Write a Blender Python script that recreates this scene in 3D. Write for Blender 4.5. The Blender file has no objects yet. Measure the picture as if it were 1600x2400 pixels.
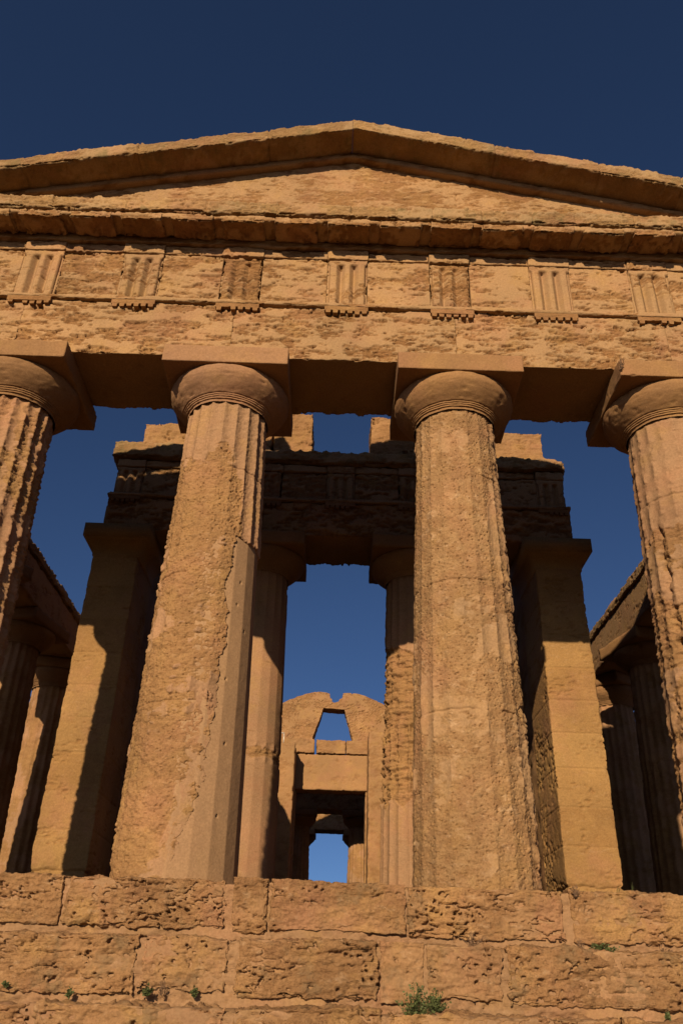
import bpy, math, random
import numpy as np
from mathutils import Vector, Matrix

# ------------------------------------------------------------------ camera, sky, sun, exposure
scene = bpy.context.scene
COL = scene.collection
CAM = (0.03167, -9.53751, -0.97323)
YAW, PITCH, ROLL, FPX = 0.00141918, 0.53045162, 0.03205994, 1938.126
cy, sy = math.cos(YAW), math.sin(YAW)
cp, sp = math.cos(PITCH), math.sin(PITCH)
fwd = Vector((sy * cp, cy * cp, sp))
r0 = Vector((cy, -sy, 0))
u0 = r0.cross(fwd)
right = math.cos(ROLL) * r0 + math.sin(ROLL) * u0
up = -math.sin(ROLL) * r0 + math.cos(ROLL) * u0
cam_data = bpy.data.cameras.new("camera")
cam = bpy.data.objects.new("camera", cam_data)
COL.objects.link(cam)
m = Matrix((right, up, -fwd)).transposed().to_4x4()
m.translation = Vector(CAM)
cam.matrix_world = m
cam_data.sensor_fit = 'VERTICAL'
cam_data.sensor_height = 36.0
cam_data.lens = 36.0 * FPX / 2400.0
cam_data.clip_start, cam_data.clip_end = 0.05, 6000.0
scene.camera = cam

SUN_DIR = Vector((-0.25, -1.0, 0.39)).normalized()          # towards the sun
SUN_EL = math.asin(SUN_DIR.z)
SUN_ROT = math.atan2(SUN_DIR.x, SUN_DIR.y)
world = bpy.data.worlds.new("World")
scene.world = world
world.use_nodes = True
wn = world.node_tree
wn.nodes.clear()
sky = wn.nodes.new('ShaderNodeTexSky')
sky.sky_type = 'NISHITA'
sky.sun_disc = False
sky.sun_elevation = SUN_EL
sky.sun_rotation = SUN_ROT
sky.air_density, sky.dust_density, sky.ozone_density, sky.altitude = 0.66, 8.0, 5.1, 2600.0
bg = wn.nodes.new('ShaderNodeBackground')
bg.inputs['Strength'].default_value = 0.05
wo = wn.nodes.new('ShaderNodeOutputWorld')
wn.links.new(sky.outputs[0], bg.inputs['Color'])
wn.links.new(bg.outputs[0], wo.inputs['Surface'])

sun_data = bpy.data.lights.new("sun", 'SUN')
sun_data.energy = 5.0
sun_data.angle = math.radians(0.53)
sun_data.color = (1.0, 0.80, 0.55)
sun = bpy.data.objects.new("sun", sun_data)
sun.rotation_euler = (-SUN_DIR).to_track_quat('-Z', 'Y').to_euler()
sun.location = (-10, -40, 25)
COL.objects.link(sun)

scene.view_settings.view_transform = 'Standard'
scene.view_settings.look = 'None'
scene.view_settings.gamma = 1.0
scene.view_settings.exposure = 0.53
scene.cycles.max_bounces = 8
scene.cycles.diffuse_bounces = 2

# ------------------------------------------------------------------ numpy noise
rng = np.random.RandomState(7)
PERM = rng.permutation(256).astype(np.int64)
PERM = np.concatenate([PERM, PERM, PERM])
GRAD = rng.normal(size=(256, 3)).astype(np.float32)
GRAD /= np.linalg.norm(GRAD, axis=1, keepdims=True)
RND = rng.rand(256, 3).astype(np.float32)


def _h(i, j, k):
    return PERM[PERM[PERM[i & 255] + (j & 255)] + (k & 255)]


def perlin(P):
    I = np.floor(P).astype(np.int64)
    F = (P - I).astype(np.float32)
    U = F * F * F * (F * (F * 6 - 15) + 10)
    out = 0
    for a in (0, 1):
        wa = U[:, 0] if a else 1 - U[:, 0]
        for b in (0, 1):
            wb = wa * (U[:, 1] if b else 1 - U[:, 1])
            for c in (0, 1):
                w = wb * (U[:, 2] if c else 1 - U[:, 2])
                g = GRAD[_h(I[:, 0] + a, I[:, 1] + b, I[:, 2] + c)]
                d = g[:, 0] * (F[:, 0] - a) + g[:, 1] * (F[:, 1] - b) + g[:, 2] * (F[:, 2] - c)
                out = out + w * d
    return out


def fbm(P, scale, octaves=4, gain=0.5, seed=0.0):
    s = np.asarray(scale, dtype=np.float64) * np.ones(3)
    q = P * s + np.array([seed * 13.7 + 3.1, seed * 7.3 + 11.9, seed * 5.1 + 7.7])
    out, a = 0, 1.0
    for o in range(octaves):
        out = out + a * perlin(q)
        q = q * 2.03 + 17.3
        a *= gain
    return out * 1.5


def worley(P, scale, seed=0.0):
    s = np.asarray(scale, dtype=np.float64) * np.ones(3)
    q = P * s + np.array([seed * 3.7, seed * 9.1 + 0.37, seed * 4.3])
    I = np.floor(q).astype(np.int64)
    best = np.full(len(q), 9.0, np.float32)
    cell = np.zeros(len(q), np.float32)
    for a in (-1, 0, 1):
        for b in (-1, 0, 1):
            for c in (-1, 0, 1):
                J = I + np.array([a, b, c])
                h = _h(J[:, 0], J[:, 1], J[:, 2])
                d = (((J + RND[h]) - q) ** 2).sum(1)
                k = d < best
                best[k] = d[k]
                cell[k] = RND[(h[k] + 91) & 255, 0]
    return np.sqrt(best), cell


def sstep(a, b, x):
    t = np.clip((x - a) / (b - a), 0, 1)
    return t * t * (3 - 2 * t)


# ------------------------------------------------------------------ objects
def link(name, data, parent=None):
    o = bpy.data.objects.new(name, data)
    COL.objects.link(o)
    if parent is not None:
        o.parent = parent
    return o


def base_of(parent):
    v = np.zeros(3)
    while parent is not None:
        v += np.array(parent.location)
        parent = parent.parent
    return v


def thing(name, label, cat, loc=(0, 0, 0), group=None, rotz=0.0):
    o = link(name, None)
    o.location = loc
    o.rotation_euler = (0, 0, rotz)
    tag(o, label, cat, group)
    return o


def tag(o, label, cat, group=None):
    o['label'] = label
    o['kind'] = 'thing'
    o['category'] = cat
    if group:
        o['group'] = group


def mesh_obj(name, V, Q, mat, parent=None, attrs=None, smooth=True, tris=None, kind=None):
    """V world coordinates (n,3); Q quads (m,4); the object sits at its parent's origin."""
    V = np.asarray(V, dtype=np.float64) - base_of(parent)
    me = bpy.data.meshes.new(name)
    Q = np.asarray(Q, dtype=np.int32).reshape(-1, 4) if Q is not None and len(Q) else np.zeros((0, 4), np.int32)
    T = np.asarray(tris, dtype=np.int32).reshape(-1, 3) if tris is not None and len(tris) else np.zeros((0, 3), np.int32)
    me.vertices.add(len(V))
    me.vertices.foreach_set('co', V.astype(np.float32).ravel())
    nl = Q.size + T.size
    me.loops.add(nl)
    me.loops.foreach_set('vertex_index', np.concatenate([Q.ravel(), T.ravel()]))
    me.polygons.add(len(Q) + len(T))
    starts = np.concatenate([np.arange(len(Q)) * 4, Q.size + np.arange(len(T)) * 3])
    me.polygons.foreach_set('loop_start', starts.astype(np.int32))
    me.update(calc_edges=True)
    if smooth:
        me.polygons.foreach_set('use_smooth', np.ones(len(me.polygons), dtype=bool))
    for k, a in (attrs or {}).items():
        at = me.attributes.new(k, 'FLOAT', 'POINT')
        at.data.foreach_set('value', np.asarray(a, dtype=np.float32))
    me.materials.append(mat)
    o = link(name, me, parent)
    if kind:
        o['kind'] = kind
    return o


def lattice_box(b, res, skip=''):
    """A box as welded lattice faces; returns points, blended normals, edge closeness and quads."""
    (x0, x1), (y0, y1), (z0, z1) = b
    L = np.array([x1 - x0, y1 - y0, z1 - z0])
    res = np.asarray(res, dtype=float) * np.ones(3)
    n = np.maximum(1, np.round(L / res).astype(int))
    S = np.array([1, n[0] + 1, (n[0] + 1) * (n[1] + 1)])
    quads = []
    for ax in range(3):
        for side in (0, 1):
            if ('+' if side else '-') + 'xyz'[ax] in skip:
                continue
            a, c = [i for i in range(3) if i != ax]
            A, C = np.meshgrid(np.arange(n[a]), np.arange(n[c]), indexing='ij')
            base = A * S[a] + C * S[c] + (n[ax] if side else 0) * S[ax]
            q = np.stack([base, base + S[a], base + S[a] + S[c], base + S[c]], -1).reshape(-1, 4)
            flip = (side == 0) ^ (ax == 1)
            quads.append(q[:, ::-1] if flip else q)
    Q = np.concatenate(quads)
    ids, inv = np.unique(Q, return_inverse=True)
    Q = inv.reshape(Q.shape)
    k = ids // S[2]
    j = (ids % S[2]) // S[1]
    i = ids % S[1]
    P = np.stack([x0 + L[0] * i / n[0], y0 + L[1] * j / n[1], z0 + L[2] * k / n[2]], -1)
    return P, Q, L


def box_normals(P, b, r, flat_x=False):
    lo = np.array([b[0][0], b[1][0], b[2][0]])
    hi = np.array([b[0][1], b[1][1], b[2][1]])
    hi_w = np.clip(1 - (hi - P) / r, 0, 1)
    lo_w = np.clip(1 - (P - lo) / r, 0, 1)
    N = hi_w - lo_w
    if flat_x:
        N[:, 0] = 0
    A = np.sort(np.abs(N), axis=1)
    e = A[:, 1]
    return N / np.maximum(np.linalg.norm(N, axis=1, keepdims=True), 1e-6), e


def stone_box(name, b, res, mat, parent, fn, r=0.035, skip='', warp=None, smooth=True, flat_x=False):
    P, Q, L = lattice_box(b, res, skip)
    N, e = box_normals(P, b, r, flat_x)
    W = P + base_shift
    depth, wear = fn(W, N, e)
    V = P - N * depth[:, None]
    if warp is not None:
        V = warp(V)
    return mesh_obj(name, V, Q, mat, parent, {'wear': wear}, smooth)


base_shift = np.zeros(3)


def eroded(seed=1.0, cover=0.0, amp=0.02, pit=0.012, edge=0.05, fine=0.004, strata=(4, 4, 17), patch=(1.5, 1.5, 2.4)):
    """Weathered calcarenite: plaster skin left in patches, layered rock eaten back between them."""
    def fn(P, N, e):
        big = 0.62 * fbm(P, patch, 4, 0.55, seed) + 0.42 * fbm(P, (5, 5, 17), 3, 0.6, seed + 3) + 0.34 * fbm(P, (12, 12, 40), 2, 0.6, seed + 4)
        wear = sstep(-0.07, 0.07, big + cover)
        lay = fbm(P, strata, 5, 0.62, seed + 5)
        crev = sstep(0.80, 0.97, 1 - np.abs(fbm(P, (2.6, 2.6, 15), 3, 0.6, seed + 6)))
        rough = 0.35 * amp + amp * np.clip(0.5 + lay, 0, 1.6) + 0.8 * amp * crev
        if pit > 0:
            f1, cl = worley(P, (17, 17, 30), seed)
            rough = rough + pit * sstep(0.42, 0.12, f1) * (cl > 0.35)
        depth = (1 - wear) * rough + fine * fbm(P, 24, 3, 0.6, seed + 8)
        chip = np.clip(0.25 + fbm(P, (3.2, 3.2, 3.2), 4, 0.6, seed + 11), 0, 1.3)
        depth = depth + edge * np.clip(e, 0, 1) ** 1.5 * chip
        return depth, wear
    return fn


def plainsoffit(base):
    def fn(P, N, e):
        d, w = base(P, N, e)
        k = np.clip(-N[:, 2] * 1.5 - 0.5, 0, 1) * (np.abs(N[:, 1]) < 0.4)
        return d * (1 - 0.85 * k) + 0.02 * k, w * (1 - k) + 0.8 * k
    return fn


def smoothstone(seed=1.0, edge=0.012, fine=0.0025, wear=1.0, chips=0.0):
    def fn(P, N, e):
        d = fine * fbm(P, 5, 4, 0.55, seed)
        chip = np.clip(fbm(P, 4, 4, 0.6, seed + 11), 0, 1)
        d = d + (edge * chip + 0.004) * np.clip(e, 0, 1) ** 1.5
        if chips:
            f1, cl = worley(P, 9, seed)
            d = d + chips * sstep(0.3, 0.1, f1) * (cl > 0.7)
        return d, np.full(len(P), wear)
    return fn


# ------------------------------------------------------------------ materials
ALB = 0.52


def stone_mat(name, rough_a, rough_b, smooth_a, smooth_b, bump=0.5, lichen=0.0, lichen_col=(0.10, 0.085, 0.05), stretch=3.0, tint=1.0, crust=0.5):
    rough_a, rough_b, smooth_a, smooth_b = [tuple(ALB * v for v in c) for c in (rough_a, rough_b, smooth_a, smooth_b)]
    mt = bpy.data.materials.new(name)
    mt.use_nodes = True
    nt = mt.node_tree
    N, Lk = nt.nodes, nt.links
    N.clear()
    out = N.new('ShaderNodeOutputMaterial')
    bs = N.new('ShaderNodeBsdfPrincipled')
    bs.inputs['Roughness'].default_value = 0.92
    bs.inputs['Specular IOR Level'].default_value = 0.15
    Lk.new(bs.outputs[0], out.inputs['Surface'])
    tc = N.new('ShaderNodeTexCoord')
    oi = N.new('ShaderNodeObjectInfo')
    off = N.new('ShaderNodeVectorMath')
    off.operation = 'SCALE'
    off.inputs[0].default_value = (31.0, 17.0, 23.0)
    Lk.new(oi.outputs['Random'], off.inputs['Scale'])
    add = N.new('ShaderNodeVectorMath')
    Lk.new(tc.outputs['Object'], add.inputs[0])
    Lk.new(off.outputs[0], add.inputs[1])
    mp = N.new('ShaderNodeMapping')
    mp.inputs['Scale'].default_value = (1, 1, stretch)
    Lk.new(add.outputs[0], mp.inputs['Vector'])

    def noise(scale, detail, rough=0.6, vec=None):
        n = N.new('ShaderNodeTexNoise')
        n.inputs['Scale'].default_value = scale
        n.inputs['Detail'].default_value = detail
        n.inputs['Roughness'].default_value = rough
        Lk.new((vec or add).outputs[0], n.inputs['Vector'])
        return n

    def ramp(src, p0, p1, c0=(0, 0, 0, 1), c1=(1, 1, 1, 1)):
        r = N.new('ShaderNodeValToRGB')
        r.color_ramp.elements[0].position, r.color_ramp.elements[1].position = p0, p1
        r.color_ramp.elements[0].color, r.color_ramp.elements[1].color = c0, c1
        Lk.new(src, r.inputs['Fac'])
        return r

    def mix(fac, a, b, mode='MIX'):
        x = N.new('ShaderNodeMix')
        x.data_type, x.blend_type = 'RGBA', mode
        if hasattr(fac, 'is_linked'):
            Lk.new(fac, x.inputs['Factor'])
        else:
            x.inputs['Factor'].default_value = fac
        for sock, v in (('A', a), ('B', b)):
            s = [i for i in x.inputs if i.name == sock and i.type == 'RGBA'][0]
            if hasattr(v, 'is_linked'):
                Lk.new(v, s)
            else:
                s.default_value = (*v, 1)
        return [o for o in x.outputs if o.type == 'RGBA'][0]

    at = N.new('ShaderNodeAttribute')
    at.attribute_name = 'wear'
    big = noise(0.9, 5, 0.6)
    med = noise(5.5, 6, 0.65, mp)
    fin = noise(42, 5, 0.7)
    rc = mix(ramp(med.outputs['Fac'], 0.34, 0.66).outputs['Color'], rough_a, rough_b)
    sc = mix(ramp(big.outputs['Fac'], 0.36, 0.66).outputs['Color'], smooth_a, smooth_b)
    c = mix(at.outputs['Fac'], rc, sc)
    # rosy and ochre drifts through the stone, pale crusts on the rock
    def drift(scale, p0, p1, amount, col, detail=6, vec=None):
        nn = noise(scale, detail, 0.62, vec)
        rr = ramp(nn.outputs['Fac'], p0, p1)
        m2 = N.new('ShaderNodeMath')
        m2.operation = 'MULTIPLY'
        Lk.new(rr.outputs['Color'], m2.inputs[0])
        m2.inputs[1].default_value = amount
        return mix(m2.outputs[0], c, col)
    c = drift(1.15, 0.50, 0.66, 0.50 * tint, (0.25, 0.125, 0.069))
    c = drift(1.9, 0.52, 0.68, 0.50 * tint, (0.275, 0.165, 0.062), 7)
    c = drift(7.0, 0.58, 0.70, 0.45 * crust, (0.325, 0.22, 0.13), 5, mp)
    c = drift(3.3, 0.60, 0.72, 0.55 * tint, (0.14, 0.072, 0.03), 7, mp)
    tone = ramp(big.outputs['Fac'], 0.3, 0.7, (0.80, 0.78, 0.76, 1), (1.16, 1.14, 1.10, 1))
    c = mix(1.0, c, tone.outputs['Color'], 'MULTIPLY')
    grain = ramp(fin.outputs['Fac'], 0.3, 0.7, (0.74, 0.72, 0.70, 1), (1.20, 1.20, 1.20, 1))
    c = mix(0.8, c, grain.outputs['Color'], 'MULTIPLY')
    if lichen > 0:
        ln = noise(3.1, 8, 0.7)
        lf = ramp(ln.outputs['Fac'], 0.60 - 0.1 * lichen, 0.72 - 0.1 * lichen)
        mm = N.new('ShaderNodeMath')
        mm.operation = 'MULTIPLY'
        Lk.new(lf.outputs['Color'], mm.inputs[0])
        mm.inputs[1].default_value = min(0.85, lichen)
        c = mix(mm.outputs[0], c, lichen_col)
    Lk.new(c, bs.inputs['Base Color'])
    # relief finer than the mesh
    vor = N.new('ShaderNodeTexVoronoi')
    vor.inputs['Scale'].default_value = 55
    Lk.new(mp.outputs[0], vor.inputs['Vector'])
    pits = ramp(vor.outputs['Distance'], 0.05, 0.30)
    h1 = noise(16, 5, 0.62, mp)
    hs = N.new('ShaderNodeMath')
    hs.operation = 'MULTIPLY_ADD'
    Lk.new(pits.outputs['Color'], hs.inputs[0])
    hs.inputs[1].default_value = 0.5
    Lk.new(h1.outputs['Fac'], hs.inputs[2])
    fade = N.new('ShaderNodeMath')
    fade.operation = 'MULTIPLY_ADD'
    Lk.new(at.outputs['Fac'], fade.inputs[0])
    fade.inputs[1].default_value = -0.6 * bump
    fade.inputs[2].default_value = bump
    bp = N.new('ShaderNodeBump')
    bp.inputs['Distance'].default_value = 0.03
    Lk.new(fade.outputs[0], bp.inputs['Strength'])
    Lk.new(hs.outputs[0], bp.inputs['Height'])
    Lk.new(bp.outputs[0], bs.inputs['Normal'])
    return mt


def plain_mat(name, col, rough=0.8, metallic=0.0):
    mt = bpy.data.materials.new(name)
    mt.use_nodes = True
    nt = mt.node_tree
    bs = nt.nodes['Principled BSDF']
    bs.inputs['Roughness'].default_value = rough
    bs.inputs['Metallic'].default_value = metallic
    n = nt.nodes.new('ShaderNodeTexNoise')
    n.inputs['Scale'].default_value = 9
    n.inputs['Detail'].default_value = 5
    r = nt.nodes.new('ShaderNodeValToRGB')
    r.color_ramp.elements[0].position, r.color_ramp.elements[1].position = 0.3, 0.7
    r.color_ramp.elements[0].color = (*[c * 0.65 for c in col], 1)
    r.color_ramp.elements[1].color = (*[min(1, c * 1.3) for c in col], 1)
    nt.links.new(n.outputs['Fac'], r.inputs['Fac'])
    nt.links.new(r.outputs['Color'], bs.inputs['Base Color'])
    return mt


M_ENT = stone_mat('entablature_stone', (0.33, 0.165, 0.065), (0.43, 0.235, 0.098), (0.53, 0.335, 0.17), (0.50, 0.30, 0.148), 0.6)
M_COL = stone_mat('column_stone', (0.38, 0.205, 0.088), (0.46, 0.265, 0.115), (0.49, 0.30, 0.165), (0.47, 0.265, 0.145), 0.55)
M_PALE = stone_mat('porous_column_stone', (0.36, 0.20, 0.09), (0.47, 0.29, 0.14), (0.48, 0.31, 0.17), (0.46, 0.28, 0.14), 0.7, 0.0, (0.1, 0.08, 0.05), 1.6, 0.8, 1.3)
M_CAP = stone_mat('capital_stone', (0.36, 0.20, 0.085), (0.40, 0.22, 0.10), (0.42, 0.235, 0.11), (0.38, 0.21, 0.09), 0.35, tint=0.8, crust=0.3)
M_PINK = stone_mat('rosy_capital_stone', (0.42, 0.23, 0.12), (0.46, 0.26, 0.14), (0.47, 0.265, 0.15), (0.43, 0.24, 0.12), 0.35, tint=0.8, crust=0.3)
M_MORTAR = stone_mat('repair_mortar', (0.46, 0.285, 0.155), (0.49, 0.305, 0.165), (0.50, 0.31, 0.17), (0.47, 0.29, 0.155), 0.25, tint=0.25, crust=0.1)
M_ANTA = stone_mat('pier_stone', (0.37, 0.20, 0.075), (0.42, 0.235, 0.09), (0.47, 0.285, 0.115), (0.44, 0.26, 0.10), 0.4)
M_STEP = stone_mat('step_stone', (0.34, 0.18, 0.08), (0.44, 0.25, 0.115), (0.46, 0.27, 0.135), (0.40, 0.225, 0.105), 0.8, 0.6, (0.125, 0.085, 0.045), 2.0, 1.3, 1.0)
M_RAKE = stone_mat('cornice_stone', (0.38, 0.22, 0.095), (0.45, 0.28, 0.125), (0.50, 0.33, 0.17), (0.47, 0.30, 0.15), 0.6, 0.65, (0.11, 0.085, 0.035))
M_WALL = stone_mat('wall_stone', (0.38, 0.20, 0.085), (0.45, 0.25, 0.11), (0.48, 0.28, 0.13), (0.46, 0.26, 0.12), 0.5, 0.2, (0.20, 0.13, 0.07))
M_GROUND = stone_mat('earth', (0.10, 0.06, 0.028), (0.13, 0.08, 0.038), (0.12, 0.075, 0.036), (0.10, 0.06, 0.028), 0.6, 0.5, (0.08, 0.09, 0.03), 1.0)
M_JOINT = stone_mat('joint_mortar', (0.37, 0.215, 0.11), (0.45, 0.27, 0.145), (0.43, 0.26, 0.14), (0.39, 0.23, 0.12), 0.6)
M_GREEN = plain_mat('leaf_green', (0.055, 0.068, 0.015), 0.8)
M_DRY = plain_mat('dry_stem', (0.15, 0.085, 0.045), 0.9)
M_METAL = plain_mat('pale_metal', (0.55, 0.50, 0.42), 0.5, 0.4)

# ------------------------------------------------------------------ ground and platform
GZ = -2.45
xs = np.array([-3000, -60, -15, -8, 0, 8, 15, 60, 3000.0])
gy = np.array([-3000, -60, -20, -10, -5, 20, 50, 100, 3000.0])
X, Y = np.meshgrid(xs, gy, indexing='ij')
GV = np.stack([X, Y, np.full_like(X, GZ)], -1).reshape(-1, 3)
ii, jj = np.meshgrid(np.arange(8), np.arange(8), indexing='ij')
b0 = (ii * 9 + jj).ravel()
mesh_obj('ground', GV, np.stack([b0, b0 + 9, b0 + 10, b0 + 1], -1), M_GROUND, None, {'wear': np.zeros(81)}, False, kind='structure')

# floor paving behind the top step
stone_box('floor', ((-7.95, 7.95), (-0.02, 37.9), (-0.3, 0.0)), (0.4, 0.4, 0.3), M_GROUND, None, smoothstone(31, 0.0, 0.004, 0.5), r=0.05)['kind'] = 'structure'


def step_fn(seed, amp=0.03, hole=0.0, ledge=0.03, edge=0.04, holescale=15.0, hmask=0.0):
    def fn(P, N, e):
        big = fbm(P, (1.3, 1.3, 2.2), 4, 0.5, seed)
        lay = fbm(P, (2.6, 2.6, 9), 5, 0.62, seed + 2)
        lay2 = 1 - np.abs(fbm(P, (1.7, 1.7, 6), 4, 0.6, seed + 4))
        bumps = fbm(P, 6.5, 4, 0.62, seed + 6)
        d = amp * (0.4 + big * 0.8 + 0.5 * lay + 0.35 * bumps)
        d = d + 2.2 * ledge * sstep(0.90, 0.985, lay2) * sstep(-0.05, 0.30, fbm(P, (1.1, 1.1, 2.0), 3, 0.5, seed + 17) + 0.06)
        if hole > 0:
            warp = np.stack([fbm(P, 7, 2, 0.5, seed + 20), fbm(P, 7, 2, 0.5, seed + 21), fbm(P, 7, 2, 0.5, seed + 22)], -1) * 0.03
            sl = P + warp
            sl = np.stack([sl[:, 0] * 0.8 - 0.5 * sl[:, 2], np.zeros(len(sl)), sl[:, 2] + 0.35 * sl[:, 0]], -1)
            f1, cl = worley(sl, (holescale * 1.3, 1.0, holescale * 1.6), seed)
            mk = fbm(P, (1.9, 1.9, 3.0), 3, 0.5, seed + 7) + hmask > 0
            rad = 0.15 + 0.24 * cl ** 2
            front = np.clip(-N[:, 1], 0, 1)
            d = d + 1.1 * hole * sstep(0.02, -0.09, f1 - rad) * mk * (cl > 0.22) * front
            # soft hollow round the holes
            d = d + 0.010 * sstep(0.75, 0.2, f1) * mk
        d = d + 0.010 * fbm(P, (14, 14, 20), 4, 0.68, seed + 8)
        chip = np.clip(0.45 + fbm(P, 2.6, 4, 0.6, seed + 11), 0.1, 1.5)
        d = d + 0.6 * edge * np.clip(e, 0, 1) ** 1.3 * chip
        wear = np.clip(sstep(-0.2, 0.4, big + 0.4 * lay - 0.1) + 0.5 * math.sin(seed * 37.1), 0, 1)
        return d, wear
    return fn


def course(name, label, xedges, y0, y1, z0, z1, fns, res, gaps, bulge=0.0):
    t = thing(name, label, 'stone step', (0, y0, z0), 'weathered stone steps of the platform')
    mesh = stone_box('mortar_bed', ((xedges[0], xedges[-1]), (y0 + 0.040, y1), (z0 - 0.09, z1 - 0.03)), (0.02, 0.2, 0.02), M_JOINT, t,
                     eroded(77, 0.1, 0.022, 0.015, 0.03), r=0.04, skip='+y')
    for i in range(len(xedges) - 1):
        a, b = xedges[i], xedges[i + 1]
        g = gaps[i]
        dz = (0.02 * math.sin(i * 2.3 + y0 * 5), 0.015 * math.sin(i * 1.7 + 1))
        rx = res if a < 4.2 and b > -4.2 else res * 4
        stone_box('stone_block', ((a + g, b - gaps[i + 1]), (y0 + 0.012 * math.sin(i * 3.1), y1 - 0.3), (z0 + 0.03 + dz[0], z1 + dz[1] * 0.6)),
                  (rx, 0.025 if rx == res else 0.08, rx), M_STEP, t, fns[i], r=0.05, skip='+y')
    return t


course('stone_step', 'topmost weathered stone step on which the front columns stand',
       [-8.46, -6.0, -4.2, -2.5, -0.91, -0.53, 0.79, 2.33, 4.1, 6.2, 8.46], -0.80, 0.9, -0.50, 0.0,
       [step_fn(1), step_fn(2), step_fn(3, 0.024, 0.08, hmask=-0.30), step_fn(4.4, 0.042, 0.14, 0.045, 0.045, 13, 0.02), step_fn(5, 0.022, 0.1, 0.02, hmask=-0.25),
        step_fn(6.2, 0.024, 0.10, 0.025, 0.035, 15, -0.22), step_fn(7.7, 0.032, 0.13, 0.05, 0.035, 14, -0.08), step_fn(8.1, 0.032, 0.13, 0.03, 0.045, 13, -0.10), step_fn(9), step_fn(10)],
       0.0095, [0.004, 0.004, 0.004, 0.006, 0.022, 0.006, 0.004, 0.028, 0.012, 0.004, 0.004])
course('stone_step', 'middle pitted stone step, pierced by rows of small dark holes',
       [-9.0, -6.6, -4.3, -1.62, -0.79, 0.5, 0.92, 1.62, 3.9, 6.4, 9.0], -1.22, -0.4, -1.03, -0.52,
       [step_fn(11), step_fn(12), step_fn(13.3, 0.042, 0.15, 0.03, 0.045, 12, 0.16), step_fn(14.1, 0.045, 0.14, 0.045, 0.045, 14, 0.05), step_fn(15.2, 0.036, 0.10, 0.04, 0.05, 15, -0.3),
        step_fn(16, 0.026, 0.10, 0.02, 0.04, 15, -0.3), step_fn(17.5, 0.042, 0.14, 0.045, 0.045, 13, 0.03), step_fn(18.6, 0.045, 0.15, 0.03, 0.045, 12, 0.20), step_fn(19), step_fn(20)],
       0.0095, [0.004, 0.004, 0.005, 0.006, 0.022, 0.006, 0.004, 0.012, 0.006, 0.004, 0.004])
course('stone_step', 'lowest and roughest stone step in view, with green tufts growing above it',
       [-9.5, -7, -4.4, -2.35, -0.75, 0.55, 1.9, 4.2, 7.0, 9.5], -1.66, -0.8, -1.62, -1.05,
       [step_fn(21), step_fn(22), step_fn(23.3, 0.07, 0.15, 0.05, 0.06, 11, 0.12), step_fn(24.1, 0.07, 0.14, 0.05, 0.06, 12, 0.05), step_fn(25.2, 0.06, 0.12, 0.05, 0.06, 13, -0.1),
        step_fn(26, 0.06, 0.12, 0.05, 0.06, 13, -0.1), step_fn(27.5, 0.06, 0.14, 0.05, 0.06, 12, 0.1), step_fn(28.6), step_fn(29)],
       0.0105, [0.005] * 10)
t = thing('stone_step', 'broad bottom stone step resting on the earth below the pitted steps', 'stone step', (0, -2.1, GZ), 'weathered stone steps of the platform')
stone_box('stone_block', ((-9.9, 9.9), (-2.1, -1.1), (GZ - 0.1, -1.63)), (0.1, 0.1, 0.05), M_STEP, t, step_fn(33), r=0.08)

# ------------------------------------------------------------------ columns
def tube(nth, nz, z0, z1, th0=0.0, th1=2 * math.pi, closed=True):
    na = nth if closed else nth + 1
    th = th0 + (th1 - th0) * np.arange(na) / nth
    z = np.linspace(z0, z1, nz + 1)
    TH, Z = np.meshgrid(th, z, indexing='ij')
    i, j = np.meshgrid(np.arange(nth), np.arange(nz), indexing='ij')
    i2 = (i + 1) % na if closed else i + 1
    a = i * (nz + 1) + j
    b = i2 * (nz + 1) + j
    Q = np.stack([a, b, b + 1, a + 1], -1).reshape(-1, 4)
    return TH.ravel(), Z.ravel(), Q


# theta: 0 faces the viewer (-y), positive towards +x
def polar(cx, cyy, r, th, z):
    return np.stack([cx + r * np.sin(th), cyy - r * np.cos(th), z], -1)


def radius(z, r0, r1, h):
    t = np.clip(z / h, 0, 1)
    return r0 + (r1 - r0) * t + 0.012 * np.sin(math.pi * t)


def flute(th, phase):
    u = ((th - phase) / (2 * math.pi / 20)) % 1.0 - 0.5
    return 1 - (2 * u) ** 2, u


def shaft(parent, cx, cyy, zb, h, r0, r1, fn, mat, nth=320, nz=480, phase=0.0):
    th, z, Q = tube(nth, nz, zb, zb + h)
    R = radius(z - zb, r0, r1, h)
    P = polar(cx, cyy, R, th, z)
    thw = (th + math.pi) % (2 * math.pi) - math.pi
    depth, wear = fn(P, thw, z - zb, R, phase)
    return mesh_obj('shaft', polar(cx, cyy, R - depth, th, z), Q, mat, parent, {'wear': wear})


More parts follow.
